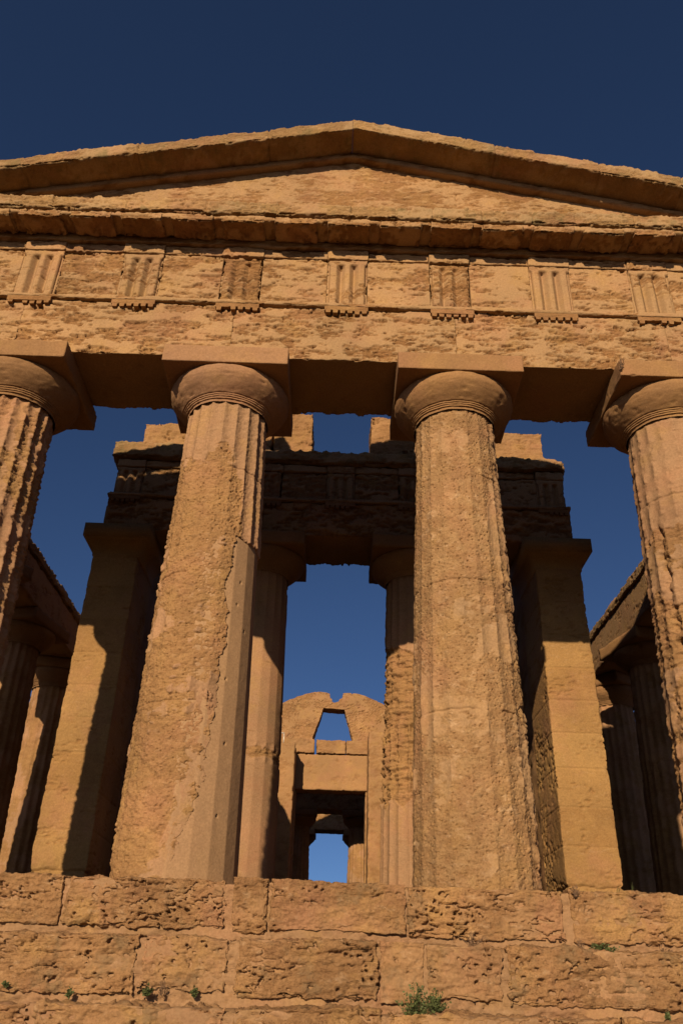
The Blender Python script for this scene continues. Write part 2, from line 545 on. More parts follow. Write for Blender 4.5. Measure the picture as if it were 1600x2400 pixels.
def shaft_fn(seed, keep=0.0, amp=0.02, fdepth=0.040, arris=0.0, pit=0.010, strata=(5, 5, 16), mask=None, fl_eroded=0.35, fine=0.004, drum=True):
    """keep: how much of the fluted plaster skin survives; fl_eroded: how deep the flutes still read where it is gone."""
    def fn(P, th, z, R, phase):
        f, u = flute(th, phase)
        big = fbm(P, (1.7, 1.7, 1.3), 4, 0.55, seed) + 0.28 * fbm(P, (6, 6, 12), 3, 0.6, seed + 3) + keep
        if mask is not None:
            big = big + mask(th, z)
        wear = sstep(-0.05, 0.05, big)
        lay = fbm(P, strata, 5, 0.6, seed + 5)
        f1, cl = worley(P, (23, 23, 32), seed)
        rough = amp * np.clip(0.45 + 0.9 * lay, -0.2, 1.7) + pit * sstep(0.40, 0.12, f1) * (cl > 0.4)
        # worn arrises: chewed where the arris noise is high
        ar = np.clip(np.abs(u) * 2, 0, 1) ** 3 * np.clip(0.3 + fbm(P, (4, 4, 7), 4, 0.6, seed + 9), 0, 1.2)
        rel = R / 0.69
        d_s = fdepth * rel * f + arris * ar
        d_r = fdepth * rel * (fl_eroded * f + (1 - fl_eroded) * 0.62) + rough + 0.010 * ar
        d = wear * d_s + (1 - wear) * d_r + fine * fbm(P, 22, 3, 0.6, seed + 8)
        if drum:
            zz = z + 0.012 * fbm(P, 3, 2, 0.5, seed + 14)
            for zj in (1.75, 3.35, 4.9):
                d = d + 0.022 * np.exp(-((zz - zj - 0.1 * math.sin(seed)) / 0.011) ** 2) * sstep(-0.35, 0.1, fbm(P, 2.2, 3, 0.5, seed + zj))
        return d, wear
    return fn


ECH = [(0.0, 0.0), (0.005, 0.035), (0.028, 0.038), (0.028, 0.055), (0.034, 0.058), (0.045, 0.062), (0.045, 0.078), (0.052, 0.080), (0.062, 0.085), (0.062, 0.100),
       (0.070, 0.102), (0.082, 0.108), (0.10, 0.125), (0.15, 0.168), (0.20, 0.218), (0.245, 0.275), (0.272, 0.325), (0.283, 0.370), (0.284, 0.410), (0.276, 0.440), (0.262, 0.452)]


def capital(parent, cx, cyy, zn, rn, half, ab_h, zt, seed, mat_e, mat_a, nth=160, res=0.016, chip=0.02, phase=0.0, erode=None):
    """echinus with annulets and the arched flute tops on the necking below, then the square abacus."""
    hE = zt - ab_h - zn
    k = hE / 0.452
    kr = (half - 0.012 - rn) / 0.284
    prof = np.array(ECH)
    # refine profile
    s = np.linspace(0, len(prof) - 1, 90 if nth > 100 else 30)
    rr = rn + np.interp(s, np.arange(len(prof)), prof[:, 0]) * kr
    zz = zn + np.interp(s, np.arange(len(prof)), prof[:, 1]) * k
    th, jz, Q = tube(nth, len(s) - 1, 0, len(s) - 1)
    ji = np.round(jz).astype(int)
    R, Z = rr[ji], zz[ji]
    P = polar(cx, cyy, R, th, Z)
    d = 0.010 * fbm(P, 4, 5, 0.62, seed) + 0.004 * fbm(P, 20, 2, 0.6, seed + 1)
    f1, cl = worley(P, 8, seed)
    d = d + 0.016 * sstep(0.30, 0.1, f1) * (cl > 0.72) * (R > rn + 0.1) + 0.03 * np.clip(fbm(P, 2.6, 4, 0.65, seed + 7) - 0.42, 0, 1) * (R > rn + 0.1)
    wear = np.ones(len(P))
    if erode is not None:
        mk = erode((th + math.pi) % (2 * math.pi) - math.pi, Z, P)
        d = d + mk * (0.03 + 0.035 * np.clip(0.4 + fbm(P, (5, 5, 12), 4, 0.6, seed + 4), 0, 1.5))
        wear = 1 - mk
    e = mesh_obj('echinus', polar(cx, cyy, R - d, th, Z), Q, mat_e, parent, {'wear': wear})
    stone_box('abacus', ((cx - half, cx + half), (cyy - half, cyy + half), (zt - ab_h, zt - 0.004)), res, mat_a, parent,
              smoothstone(seed + 2, chip, 0.004, 1.0, 0.008), r=0.03)
    return e


H, HN = 6.71, 5.98
SP1, SP2 = 1.605, 4.64
FR = 'Doric columns of the front row'


def column(label, cx, fn, phase, seed, mat, mat_e, mat_a, group=FR, cyy=0.0, nth=320, nz=480, chip=0.045, erode=None, res=0.016):
    t = thing('fluted_column', label, 'column', (cx, cyy, 0), group)
    shaft(t, cx, cyy, -0.03, HN + 0.06, 0.715, 0.558, fn, mat, nth, nz, phase)
    capital(t, cx, cyy, HN, 0.565, 0.856, 0.287, H, seed, mat_e, mat_a, 160 if nth > 100 else 48, res, chip, phase, erode)
    return t


D = math.radians
# leftmost visible: deep, chewed flutes
column('leftmost column in view, deeply fluted with ragged arrises, cut by the left frame edge', -SP2,
       shaft_fn(41.3, 0.10, 0.022, 0.062, 0.050, 0.012, fl_eroded=0.8), D(4), 141, M_COL, M_CAP, M_CAP)


# second: fluted neck, flat eroded left flank, smooth mortar repair low on the right
def bound2(z):
    return np.interp(z, [0, 0.2, 0.55, 0.9, 1.15, 1.5, 1.77, 2.1, 3.0, 3.45, 3.9], [D(2), D(8), D(17), D(24), D(27), D(30), D(30), D(33), D(33), D(30), D(36)])


def fn_second(P, th, z, R, phase):
    base = shaft_fn(52.6, -0.55, 0.020, 0.046, 0.012, 0.026, (6, 6, 9),
                    lambda th, z: 1.6 * sstep(4.9, 5.9, z + 1.2 * sstep(D(10), D(60), th)) + 0.9 * sstep(D(25), D(60), th), 0.34, 0.006)
    d, w = base(P, th, z, R, phase)
    d = d + 0.018 * sstep(2.2, 0.3, z) * np.clip(0.3 + fbm(P, (3, 3, 4), 4, 0.6, 5), 0, 1.2) * sstep(D(60), D(-30), th)
    jag = 0.085 * fbm(P, (2.0, 2.0, 3.4), 4, 0.62, 9) + 0.02 * fbm(P, 16, 2, 0.6, 2)
    inside = sstep(0.0, 0.035, th - bound2(z) + jag) * sstep(D(140), D(125), th) * sstep(3.97, 3.93, z + 0.05 * fbm(P, 6, 3, 0.6, 3))
    # the rock stands proud along the ragged edge
    lip = sstep(-0.35, -0.02, th - bound2(z) + jag) * (1 - inside)
    d = d * (1 - 0.25 * lip * (z < 4.0) * sstep(0.2, 2.2, z))
    sm = sstep(0.0, 0.03, th - bound2(z) + D(17) + 1.3 * jag + 0.10 * fbm(P, (5, 5, 6), 4, 0.6, 31)) * sstep(2.1, 1.9, z) * (fbm(P, (7, 7, 9), 3, 0.6, 33) < 0.30)
    d = d * (1 - sm) + (0.044 + 0.003 * fbm(P, 9, 3, 0.6, 4)) * sm
    w = np.maximum(w, sm)
    d = d * (1 - inside) + 0.24 * inside
    return d, w


c2 = column('second column from the left, with a smooth faceted mortar repair low on its right side', -SP1, fn_second, D(3), 152, M_COL, M_PINK, M_PINK, nth=440, nz=680, chip=0.006)
sh2 = [o for o in c2.children if o.name.startswith('shaft')][0]
th, z, Q = tube(144, 300, -0.02, 3.97, D(-6), D(138), False)
R = radius(z, 0.715, 0.558, HN + 0.06)
f, u = flute(th, D(3))
chord = np.cos(math.pi / 20) / np.cos(u * 2 * math.pi / 20)
P = polar(-SP1, 0, R, th, z)
bh = 0
for hx, hz in ((D(50), 3.35), (D(62), 2.75), (D(40), 2.1), (D(46), 1.38), (D(44), 0.62), (D(47), 3.05)):
    bh = bh + 0.03 * sstep(0.016, 0.010, np.hypot((th - hx) * R, z - hz))
rp = (R - 0.040) * chord - bh + 0.0015 * fbm(P, 9, 3, 0.6, 4) - 0.03 * sstep(D(1), D(-6), th)
mesh_obj('repair_patch', polar(-SP1, 0, rp, th, z), Q, M_MORTAR, sh2, {'wear': np.ones(len(z))}, smooth=False)['label'] = 'smooth grey buff faceted mortar repair with drilled holes'


# third: shallow worn flutes, porous, flutes sharper on the right
def fn_third(P, th, z, R, phase):
    g = shaft_fn(63.9, -0.30, 0.008, 0.038, 0.012, 0.030, (7, 7, 10), lambda th, z: 0.5 * sstep(D(20), D(70), th) - 0.3 * sstep(0.6, 0.0, z), 0.55, 0.0045)
    d, w = g(P, th, z, R, phase)
    d = d + 0.022 * sstep(D(25), D(65), th) * np.clip(0.1 + fbm(P, (8, 8, 11), 4, 0.65, 5), 0, 1.3)
    d = d + 0.012 * sstep(5.70, 5.62, z + 0.06 * fbm(P, 5, 3, 0.6, 3))
    return d, w


column('third column from the left, porous and nearly flat, its flutes worn away', SP1, fn_third, D(9), 163, M_PALE, M_CAP, M_CAP, nth=440, nz=680, chip=0.008)


# fourth: smooth fluted plaster above, rough channelled rock below
def fn_fourth(P, th, z, R, phase):
    top = lambda th, z: 3.0 * sstep(4.35, 4.55, z + 0.25 * fbm(np.stack([th * 0.6, z, z * 0], -1), 2.2, 3, 0.6, 3)) - 0.8 * np.exp(-((th + D(12)) / 0.07) ** 2 - ((z - 5.05) / 0.3) ** 2) * 4
    g = shaft_fn(74.2, -0.15, 0.030, 0.036, 0.035, 0.012, (5, 5, 12), top, 0.8, 0.003)
    d, w = g(P, th, z, R, phase)
    lowm = sstep(4.5, 4.3, z)
    chan = np.exp(-((th + D(58) + 0.10 * fbm(P, (2, 2, 5), 4, 0.7, 8)) / 0.06) ** 2)
    d = d + lowm * chan * 0.07 * np.clip(0.6 + fbm(P, (4, 4, 9), 3, 0.6, 6), 0, 1.4)
    return d, w


column('fourth column from the left, smooth near its capital, cut by the right frame edge', SP2, fn_fourth, D(3), 174, M_COL, M_CAP, M_CAP,
       erode=lambda th, Z, P: sstep(D(20), D(34), th + 0.25 * fbm(P, 4, 3, 0.6, 2)) * sstep(D(120), D(90), th))

# a plainer column copied along the flanks, the rear and the corners
FLX = 7.62
proto = column('fluted corner column at the left end of the front row', -FLX, shaft_fn(88.8, -0.1, 0.022, 0.055, 0.030, 0.010, fl_eroded=0.75), D(4), 188, M_COL, M_CAP, M_CAP,
               nth=120, nz=110, res=0.07)


def dup(root, loc, label, group=None, rotz=0.0):
    r = root.copy()
    COL.objects.link(r)
    r.location = loc
    r.rotation_euler = (0, 0, rotz)
    r['label'] = label
    if group:
        r['group'] = group
    for ch in root.children:
        c = ch.copy()
        COL.objects.link(c)
        c.parent = r
        for g in ch.children:
            d = g.copy()
            COL.objects.link(d)
            d.parent = c
    return r


dup(proto, (FLX, 0, 0), 'fluted corner column at the right end of the front row', FR, 0.7)
YR = 37.86
ORD = ['second', 'third', 'fourth', 'fifth', 'sixth', 'seventh', 'eighth', 'ninth', 'tenth', 'eleventh', 'twelfth']
for s, w, d in ((-1, 'left', 'dark'), (1, 'right', 'dark')):
    for k in range(11):
        y = 2.95 + 3.196 * k
        dup(proto, (s * FLX, y, 0), f'{ORD[k]} column from the front along the {w} flank of the temple', 'columns along the temple flanks', 0.4 * k + s)
for x, n in ((-FLX, 'left corner column of the far rear row, beyond the cella'), (-SP2, 'rear row column beside the left rear corner of the temple'),
             (-SP1, 'rear row column left of the far doorway gap'), (SP1, 'rear row column right of the far doorway gap'),
             (SP2, 'rear row column beside the right rear corner of the temple'), (FLX, 'right corner column of the far rear row, beyond the cella')):
    dup(proto, (x, YR, 0), n, 'columns of the rear row', x)

# ------------------------------------------------------------------ front entablature
ZA, ZT, ZF, ZC = 6.71, 7.70, 8.88, 9.08


def comb(name, cx, y0, y1, zt, zb, zg, w, n, mat, parent):
    """regula with its row of guttae as one comb-shaped solid."""
    pts = [(-w / 2, zt), (-w / 2, zb)]
    p = w / n
    for i in range(n):
        a = -w / 2 + p * i
        q = [0.14, 0.20, 0.80, 0.86]
        drop = zg + random.uniform(0, 0.022) if random.random() > 0.10 else zb - 0.004
        pts += [(a + q[0] * p, zb), (a + q[1] * p, drop), (a + q[2] * p, drop), (a + q[3] * p, zb)]
    pts += [(w / 2, zb), (w / 2, zt)]
    V = [(cx + x, y0 + 0.008 * math.sin(9 * x + cx), z) for x, z in pts] + [(cx + x, y1, z) for x, z in pts]
    n_ = len(pts)
    me = bpy.data.meshes.new(name)
    bs = base_of(parent)
    faces = [list(range(n_)), list(range(2 * n_ - 1, n_ - 1, -1))] + [[i, i + n_, (i + 1) % n_ + n_, (i + 1) % n_] for i in range(n_)]
    me.from_pydata([tuple(np.array(v) - bs) for v in V], [], faces)
    me.update()
    me.materials.append(mat)
    return link(name, me, parent)


random.seed(4)


def triglyph_fn(cx, w, seed, rag, z0, z1):
    er = eroded(seed, 0.55 - rag, 0.012 + 0.018 * rag, 0.008, 0.02 + 0.02 * rag)

    def fn(P, N, e):
        d, wr = er(P, N, e)
        u = (P[:, 0] - cx) / w + 0.5
        g = 0
        for c in (0.0, 1 / 3 + 0.003, 2 / 3 - 0.003, 1.0):
            hw = 0.085 if c in (0.0, 1.0) else 0.118
            g = np.maximum(g, np.clip(1 - np.abs(u - c) / hw, 0, 1))
        fz = sstep(z1 - 0.075, z1 - 0.10, P[:, 2])
        front = np.clip(-N[:, 1], 0, 1)
        d = d + 0.095 * g * fz * front * (1 - 0.5 * rag * (1 - wr))
        # the plaster pieces along a ragged triglyph stand in scales
        d = d + rag * (1 - wr) * 0.03 * np.clip(fbm(P, (6, 6, 12), 4, 0.6, seed + 2), 0, 1)
        return d, wr
    return fn


def entablature(name, label, cat, xspan, yf, yb, za, zt, zf, tri_x, tri_w, joints, detail, group, mat, seed0, metope_in=0.035):
    t = thing(name, label, cat, (0, yf, za), group)
    rs = detail
    sd = seed0
    for i in range(len(joints) - 1):
        a, b = joints[i], joints[i + 1]
        far = a > 6.2 or b < -6.2
        stone_box('architrave_block', ((a + 0.0015, b - 0.0015), (yf, yb), (za, zt)), (rs * (3 if far else 1), rs * 2.5, rs * (3 if far else 1)), mat, t,
                  plainsoffit(eroded(sd + i * 2.3, 0.03, 0.030, 0.018, 0.045, 0.004, (3.0, 3.0, 15), (2.1, 2.1, 6.0))), r=0.035, flat_x=True)
    # taenia: a thin projecting band
    stone_box('taenia', ((xspan[0], xspan[1]), (yf - 0.052, yf + 0.10), (zt + 0.001, zt + 0.075)), (rs * 1.2, 0.02, 0.018), mat, t, eroded(sd + 31, 0.3, 0.012, 0, 0.03, 0.004), r=0.02)
    for i, cx in enumerate(tri_x):
        comb('regula', cx, yf - 0.048, yf + 0.02, zt - 0.001, zt - 0.078, zt - 0.140, tri_w + 0.03, 6, mat, t)
    rag = [0.3, 0.35, 0.28, 0.50, 0.85, 0.25, 0.70, 0.05, 0.20, 0.4, 0.3]
    k0 = (len(rag) - len(tri_x)) // 2
    zb = zt + 0.077
    for i, cx in enumerate(tri_x):
        stone_box('triglyph', ((cx - tri_w / 2, cx + tri_w / 2), (yf, yf + 0.25), (zb, zf - 0.185)), (rs * 0.85, 0.04, rs), mat, t,
                  triglyph_fn(cx, tri_w, sd + 50 + i * 1.7, rag[(k0 + i) % len(rag)], zb, zf - 0.185), r=0.02)
        stone_box('triglyph_cap', ((cx - tri_w / 2 - 0.008, cx + tri_w / 2 + 0.008), (yf - 0.022, yf + 0.25), (zf - 0.183, zf)), (rs, 0.04, rs), mat, t,
                  eroded(sd + 70 + i, 0.25, 0.014, 0, 0.03), r=0.02)
    ed = sorted(tri_x)
    cov = [0.1, 0.1, -0.25, 0.05, 0.12, 0.18, 0.22, 0.1, 0.1, 0.1]
    for i in range(len(ed) - 1):
        a, b = ed[i] + tri_w / 2 + 0.004, ed[i + 1] - tri_w / 2 - 0.004
        stone_box('metope', ((a, b), (yf + metope_in, yf + 0.25), (zb, zf - 0.16)), (rs, 0.05, rs), mat, t,
                  eroded(sd + 90 + i * 2.1, cov[i % 10], 0.026, 0.016, 0.012, 0.004, (3, 3, 15), (2.1, 2.1, 5.5)), r=0.02, flat_x=True)
        stone_box('metope_band', ((a, b), (yf + 0.012, yf + 0.25), (zf - 0.158, zf)), (rs * 1.4, 0.05, rs), mat, t, eroded(sd + 120 + i, 0.15, 0.014, 0, 0.03), r=0.02)
    stone_box('frieze_backing', ((xspan[0] + 0.02, xspan[1] - 0.02), (yf + 0.252, yb), (zt + 0.002, zf)), 0.09, mat, t, eroded(sd + 150, 0, 0.03, 0, 0.04), r=0.05)
    return t


YF, YB = -0.62, 0.655
TRI = [-7.72, -6.10, -4.585, -3.075, -1.565, 0.02, 1.56, 3.07, 4.575, 6.10, 7.72]
front = entablature('front_entablature', 'sunlit front beam with triglyph frieze lying across the front columns', 'entablature', (-8.27, 8.27), YF, YB, ZA, ZT, ZF, TRI, 0.60,
                    [-8.26, -4.64, -1.60, 1.60, 4.64, 8.26], 0.0145, 'beams carried by the columns', M_ENT, 200)

# horizontal cornice with mutules
stone_box('bed_moulding', ((-8.3, 8.3), (YF - 0.06, YB), (ZF + 0.002, ZC)), (0.05, 0.05, 0.03), M_ENT, front, eroded(301, 0, 0.012, 0, 0.02), r=0.03)
CJ = [-8.75, -5.5, -4.42, -3.30, -2.12, -1.05, 0.05, 0.72, 1.28, 2.02, 2.78, 3.42, 4.3, 5.5, 8.75]


def chew(seed, strength, thr=0.15, sc=(1.3, 1.3, 2.0), amp=0.02, edge=0.06):
    er = eroded(seed, 0.0, amp, 0.6 * amp, edge, 0.25 * amp)

    def fn(P, N, e):
        d, w = er(P, N, e)
        bite = np.clip(fbm(P, sc, 4, 0.6, seed + 40) - thr, 0, 1)
        nick = np.clip(fbm(P, (5, 5, 7), 3, 0.6, seed + 44) - 0.05, 0, 1)
        ee = np.clip(e, 0, 1)
        k = strength(P) if callable(strength) else strength
        d = d + k * (bite * (0.3 + ee) + 0.45 * nick * ee)
        return d, w * (1 - np.clip(bite * 3, 0, 1))
    return fn


endchew = lambda P: 0.10 + 0.24 * sstep(2.6, 4.4, np.abs(P[:, 0] - 0.2))


def jointed(base, joints, depth=0.035, slope=0.0, w=0.010):
    def fn(P, N, e):
        d, wr = base(P, N, e)
        for q in joints:
            d = d + depth * np.exp(-((P[:, 0] - q + 0.012 * fbm(P, 5, 2, 0.5, q)) / w) ** 2)
        # blocks stand a little in or out of line
        off = 0
        for k, q in enumerate(joints):
            off = off + (0.010 * math.sin(k * 2.4 + 1)) * (P[:, 0] > q)
        return d + off * (np.abs(N[:, 1]) > 0.4), wr
    return fn


stone_box('cornice', ((-8.75, 8.75), (-1.135, YB), (ZC + 0.004, ZC + 0.275)), (0.0165, 0.045, 0.0165), M_RAKE, front, jointed(chew(310, endchew, 0.22), CJ[1:-1]), r=0.045)
stone_box('soffit', ((-8.6, 8.6), (-1.075, YF - 0.062), (ZC - 0.085, ZC + 0.002)), (0.0165, 0.05, 0.03), M_ENT, front, eroded(333, 0.1, 0.014, 0, 0.03, 0.004), r=0.02)
mut = []
for i in range(len(TRI) - 1):
    mut += [TRI[i], (TRI[i] + TRI[i + 1]) / 2]
mut.append(TRI[-1])


def slope_mutule(V):
    V = V.copy()
    V[:, 2] += (V[:, 1] + 1.08) * 0.06
    return V


for i, x in enumerate(mut):
    k = 0.035 if -3.2 < x < 3.7 else 0.26
    stone_box('mutule', ((x - 0.318, x + 0.318), (-1.095, YF - 0.064), (ZC - 0.150, ZC - 0.02)), (0.0165, 0.03, 0.0165), M_ENT, front,
              chew(340 + i * 1.9, k, 0.12), r=0.018, warp=slope_mutule)

# ------------------------------------------------------------------ pediment
ped = thing('pediment', 'low triangular pediment crowning the temple front against the sky', 'pediment', (0, YF, ZC + 0.27))
ZP = ZC + 0.262
SL = 0.2252
AX = 0.05                                                     # apex x
APEX = 11.45                                                  # top edge of the front face


def rake_top(x):
    return APEX - SL * np.abs(x - AX)


# tympanum wall, one mesh cut to the slope
nx, nzz = 760, 110
x = np.linspace(-8.2, 8.2, nx + 1)
X, T = np.meshgrid(x, np.linspace(0, 1, nzz + 1), indexing='ij')
top = np.maximum(rake_top(X) - 0.30, ZP + 0.02)
Zt = ZP + (top - ZP) * T
P = np.stack([X, np.full_like(X, -0.54), Zt], -1).reshape(-1, 3)
er = eroded(401, 0.02, 0.013, 0.012, 0.0, 0.003, (4, 4, 11), (1.2, 1.2, 1.9))
d, w = er(P, None, np.zeros(len(P)))
for xj, za, zb_ in ((-1.85, 9.3, 10.2), (0.14, 9.95, 10.35), (-3.6, 9.3, 9.9), (1.75, 9.95, 10.4), (-0.6, 9.3, 9.9), (3.1, 9.3, 9.9)):
    d = d + 0.03 * np.exp(-((P[:, 0] - xj + 0.01 * fbm(P, 4, 2)) / 0.010) ** 2) * ((P[:, 2] > za) & (P[:, 2] < zb_))
for zj in (9.92,):
    d = d + 0.012 * np.exp(-((P[:, 2] - zj + 0.02 * fbm(P, 2, 3)) / 0.010) ** 2)
P[:, 1] += d
i, j = np.meshgrid(np.arange(nx), np.arange(nzz), indexing='ij')
a = (i * (nzz + 1) + j).ravel()
Q = np.stack([a, a + nzz + 1, a + nzz + 2, a + 1], -1)
back = P.copy()
back[:, 1] = -0.33
nv = len(P)
edge = np.concatenate([np.arange(0, nx + 1) * (nzz + 1), nx * (nzz + 1) + np.arange(1, nzz + 1), (np.arange(nx - 1, -1, -1)) * (nzz + 1) + nzz, np.arange(nzz - 1, 0, -1)])
e2 = np.roll(edge, -1)
Qs = np.stack([edge, edge + nv, e2 + nv, e2], -1)
mesh_obj('tympanum', np.concatenate([P, back]), np.concatenate([Q, Q[:, ::-1] + nv, Qs]), M_ENT, ped, {'wear': np.concatenate([w, w])})


def rake_warp(side):
    def f(V):
        V = V.copy()
        t = np.clip((V[:, 2] + 0.245) / 0.245, 0, 1)
        V[:, 2] += APEX - SL * np.abs(V[:, 0] - AX) - 0.36 * t * np.clip(V[:, 1] + 1.05, 0, 1)
        return V
    return f


# raking cornice: straight new blocks by the apex, chewed older ones beyond
RJ = [-7.6, -6.6, -5.1, -3.35, -1.32, 2.32, 3.95, 5.2, 6.8]


def rake_k(P):
    return 0.010 + 0.085 * sstep(0.0, 0.12, np.maximum(P[:, 0] - 2.32, -1.32 - P[:, 0]) + 0.05 * fbm(P, 3, 2))


for a, b, dz, sd in ((-8.9, 0.029, -0.020, 421), (0.031, 8.9, 0.0, 427)):
    stone_box('raking_cornice', ((a, b), (-1.11, -0.36), (-0.245 + dz, dz)), (0.0165, 0.045, 0.0165), M_RAKE, ped,
              jointed(chew(sd, rake_k, 0.08, (1.6, 1.6, 2.2), 0.011, 0.026), [q for q in RJ if a < q < b], 0.03), r=0.04, warp=rake_warp(0), flat_x=True)
stone_box('rake_shadow_block', ((-8.8, -2.3), (-0.355, 0.34), (-0.25, -0.01)), (0.05, 0.06, 0.05), M_RAKE, ped, chew(433, 0.06, 0.1), r=0.05,  # unseen block added behind the left slope to raise its shadow on the porch beam
          warp=lambda V: np.stack([V[:, 0], V[:, 1], V[:, 2] + APEX - SL * np.abs(V[:, 0] - AX)], -1))
stone_box('raking_moulding', ((-8.0, 8.0), (-0.66, -0.30), (-0.36, -0.247)), (0.06, 0.05, 0.04), M_ENT, ped, eroded(440, 0.2, 0.01, 0, 0.02), r=0.03, warp=rake_warp(0))

# ------------------------------------------------------------------ pronaos: piers, two columns, inner beam
def pier(label, x0, x1, yf, yb, seed, group, sgn, res=0.018):
    t = thing('stone_pier', label, 'pier', ((x0 + x1) / 2, yf, 0), group)
    hs = [0.0, 0.62, 1.22, 1.82, 2.45, 3.05, 3.62, 4.22, 4.85, 5.5, 6.12]

    def fn(P, N, e):
        er = eroded(seed, 0.38, 0.018, 0.014, 0.03, 0.004)
        d, w = er(P, N, e)
        ci = np.searchsorted(np.array(hs), P[:, 2])
        w = np.clip(w * (0.62 + 0.38 * np.sin(ci * 4.7 + seed)), 0, 1)
        low = sstep(1.0, 0.45, P[:, 2])
        d = d + low * 0.05 * np.clip(0.35 + fbm(P, (2.5, 2.5, 3), 4, 0.6, seed + 2), 0, 1.4)
        for k, zj in enumerate(hs[1:-1]):
            wob = 0.01 * fbm(P, 3, 3, 0.6, seed + k)
            d = d + (0.05 if k == 0 else 0.020) * np.exp(-((P[:, 2] - zj + wob * (4 if k == 0 else 1)) / (0.02 if k == 0 else 0.008)) ** 2)
        if sgn > 0:
            side = np.clip(-N[:, 0], 0, 1)
            cr = sstep(0.86, 0.97, 1 - np.abs(fbm(P, (3, 5, 2.5), 4, 0.65, seed + 30)))
            d = d + side * sstep(4.2, 1.5, P[:, 2] + 0.8 * fbm(P, 1.5, 3, 0.5, 3)) * (0.05 * cr * (fbm(P, 1.6, 3, 0.5, seed + 33) > -0.15) + 0.02 * np.clip(fbm(P, 5, 4, 0.6, seed + 31), 0, 1))
        return d, w

    def taper(V):
        V = V.copy()
        k = 1 - 0.06 * (V[:, 2] / 6.2) * 0.9
        cxm = (x0 + x1) / 2
        V[:, 0] = cxm + (V[:, 0] - cxm) * k
        return V
    stone_box('shaft', ((x0, x1), (yf, yb), (0, 6.2)), (res, 0.03, res), M_ANTA, t, fn, r=0.03, skip='+y', warp=taper)
    # capital: necking band, flaring cavetto, plain fascia
    prof = [(-0.026, 6.14), (-0.004, 6.16), (-0.004, 6.22), (0.0, 6.24), (0.01, 6.30), (0.05, 6.38), (0.12, 6.455), (0.17, 6.475), (0.17, 6.49), (0.185, 6.49), (0.185, 6.765)]
    V, Q = [], []
    for p, zz in prof:
        V += [(x0 - p, yf - p, zz), (x1 + p, yf - p, zz), (x1 + p, yb, zz), (x0 - p, yb, zz)]
    for k in range(len(prof) - 1):
        for c in range(4):
            Q.append((4 * k + c, 4 * k + (c + 1) % 4, 4 * k + 4 + (c + 1) % 4, 4 * k + 4 + c))
    n = 4 * (len(prof) - 1)
    Q += [(3, 2, 1, 0), (n, n + 1, n + 2, n + 3)]
    mesh_obj('capital', np.array(V), Q, M_ANTA, t, {'wear': np.ones(len(V))}, smooth=False)
    return t


PI_, PO = 4.55, 5.90
pier('square pier at the left of the porch, half lit with a column shadow across it', -4.67, -3.76, PI_, PO, 501, 'end piers of the porch walls', -1)
pier('square pier at the right of the porch, its lower half fully sunlit', 3.76, 4.67, PI_, PO, 512, 'end piers of the porch walls', 1)

YI = 5.26
HI, HIN = 6.77, 6.03


def inner_column(label, cx, fn, phase, seed, mat, group='columns standing between the porch piers'):
    t = thing('fluted_column', label, 'column', (cx, YI, 0), group)
    shaft(t, cx, YI, -0.03, HIN + 0.06, 0.655, 0.54, fn, mat, 260, 340, phase)
    capital(t, cx, YI, HIN, 0.548, 0.855, 0.29, HI, seed, M_CAP, M_CAP, 96, 0.04, 0.03)
    return t


def fn_inner_left(P, th, z, R, phase):
    band = lambda th, z: 1.2 - 1.9 * np.exp(-((z - 2.62) / 0.13) ** 2) - 1.2 * np.exp(-((z - 3.42) / 0.05) ** 2) - 0.8 * sstep(D(70), D(95), th)
    d, w = shaft_fn(91.2, 0.0, 0.03, 0.030, 0.006, 0.008, mask=band, fl_eroded=0.4, fine=0.002, drum=False)(P, th, z, R, phase)
    f, u = flute(th, phase)
    chord = R * (1 - np.cos(math.pi / 20) / np.cos(u * 2 * math.pi / 20)) + 0.01
    low = sstep(2.5, 2.45, z) + sstep(2.78, 2.82, z) * sstep(5.2, 5.1, z)
    k = np.clip(low * w, 0, 1)
    return d * (1 - k) + chord * k, w


def fn_inner_right(P, th, z, R, phase):
    band = lambda th, z: 0.9 - 2.6 * sstep(1.86, 1.92, z + 0.06 * np.sin(th * 9)) * sstep(4.55, 4.35, z + 0.2 * th)
    d, w = shaft_fn(93.7, 0.0, 0.065, 0.040, 0.01, 0.012, (3.5, 3.5, 13), band, 0.5, 0.004, False)(P, th, z, R, phase)
    mid = sstep(1.86, 1.92, z) * sstep(3.3, 3.1, z)
    f, u = flute(th, phase)
    d = d + mid * 0.05 * sstep(0.2, 0.7, f) * np.clip(0.5 + fbm(P, (3, 3, 3), 3, 0.6, 4), 0, 1.2) - 0.03 * mid
    return d, w


inner_column('porch column left of the central gap, smooth drums with a rough joint band', -1.49, fn_inner_left, D(2), 191, M_COL)
inner_column('porch column right of the central gap, layered and deeply eaten away halfway up', 1.52, fn_inner_right, D(0), 193, M_COL)

inner = entablature('porch_entablature', 'shaded inner beam with triglyphs behind the front columns, carrying loose blocks', 'entablature', (-4.62, 4.62), 4.62, 5.90, 6.775, 7.53, 8.42,
                    [-4.25, -2.85, -1.45, 0.02, 1.47, 2.87, 4.27], 0.56, [-4.60, -1.49, 1.52, 4.60], 0.026, 'beams carried by the columns', M_ENT, 600)
stone_box('cornice_block', ((-4.68, -1.7), (4.50, 5.9), (8.424, 8.80)), (0.03, 0.05, 0.03), M_RAKE, inner, chew(611, 0.10, 0.1), r=0.06)
stone_box('cornice_block', ((-1.69, 1.8), (4.52, 5.9), (8.424, 8.74)), (0.03, 0.05, 0.03), M_RAKE, inner, chew(613, 0.22, 0.05), r=0.08)
stone_box('cornice_block', ((1.81, 4.63), (4.52, 5.9), (8.424, 8.74)), (0.03, 0.05, 0.03), M_RAKE, inner, chew(616, 0.22, 0.05), r=0.08)


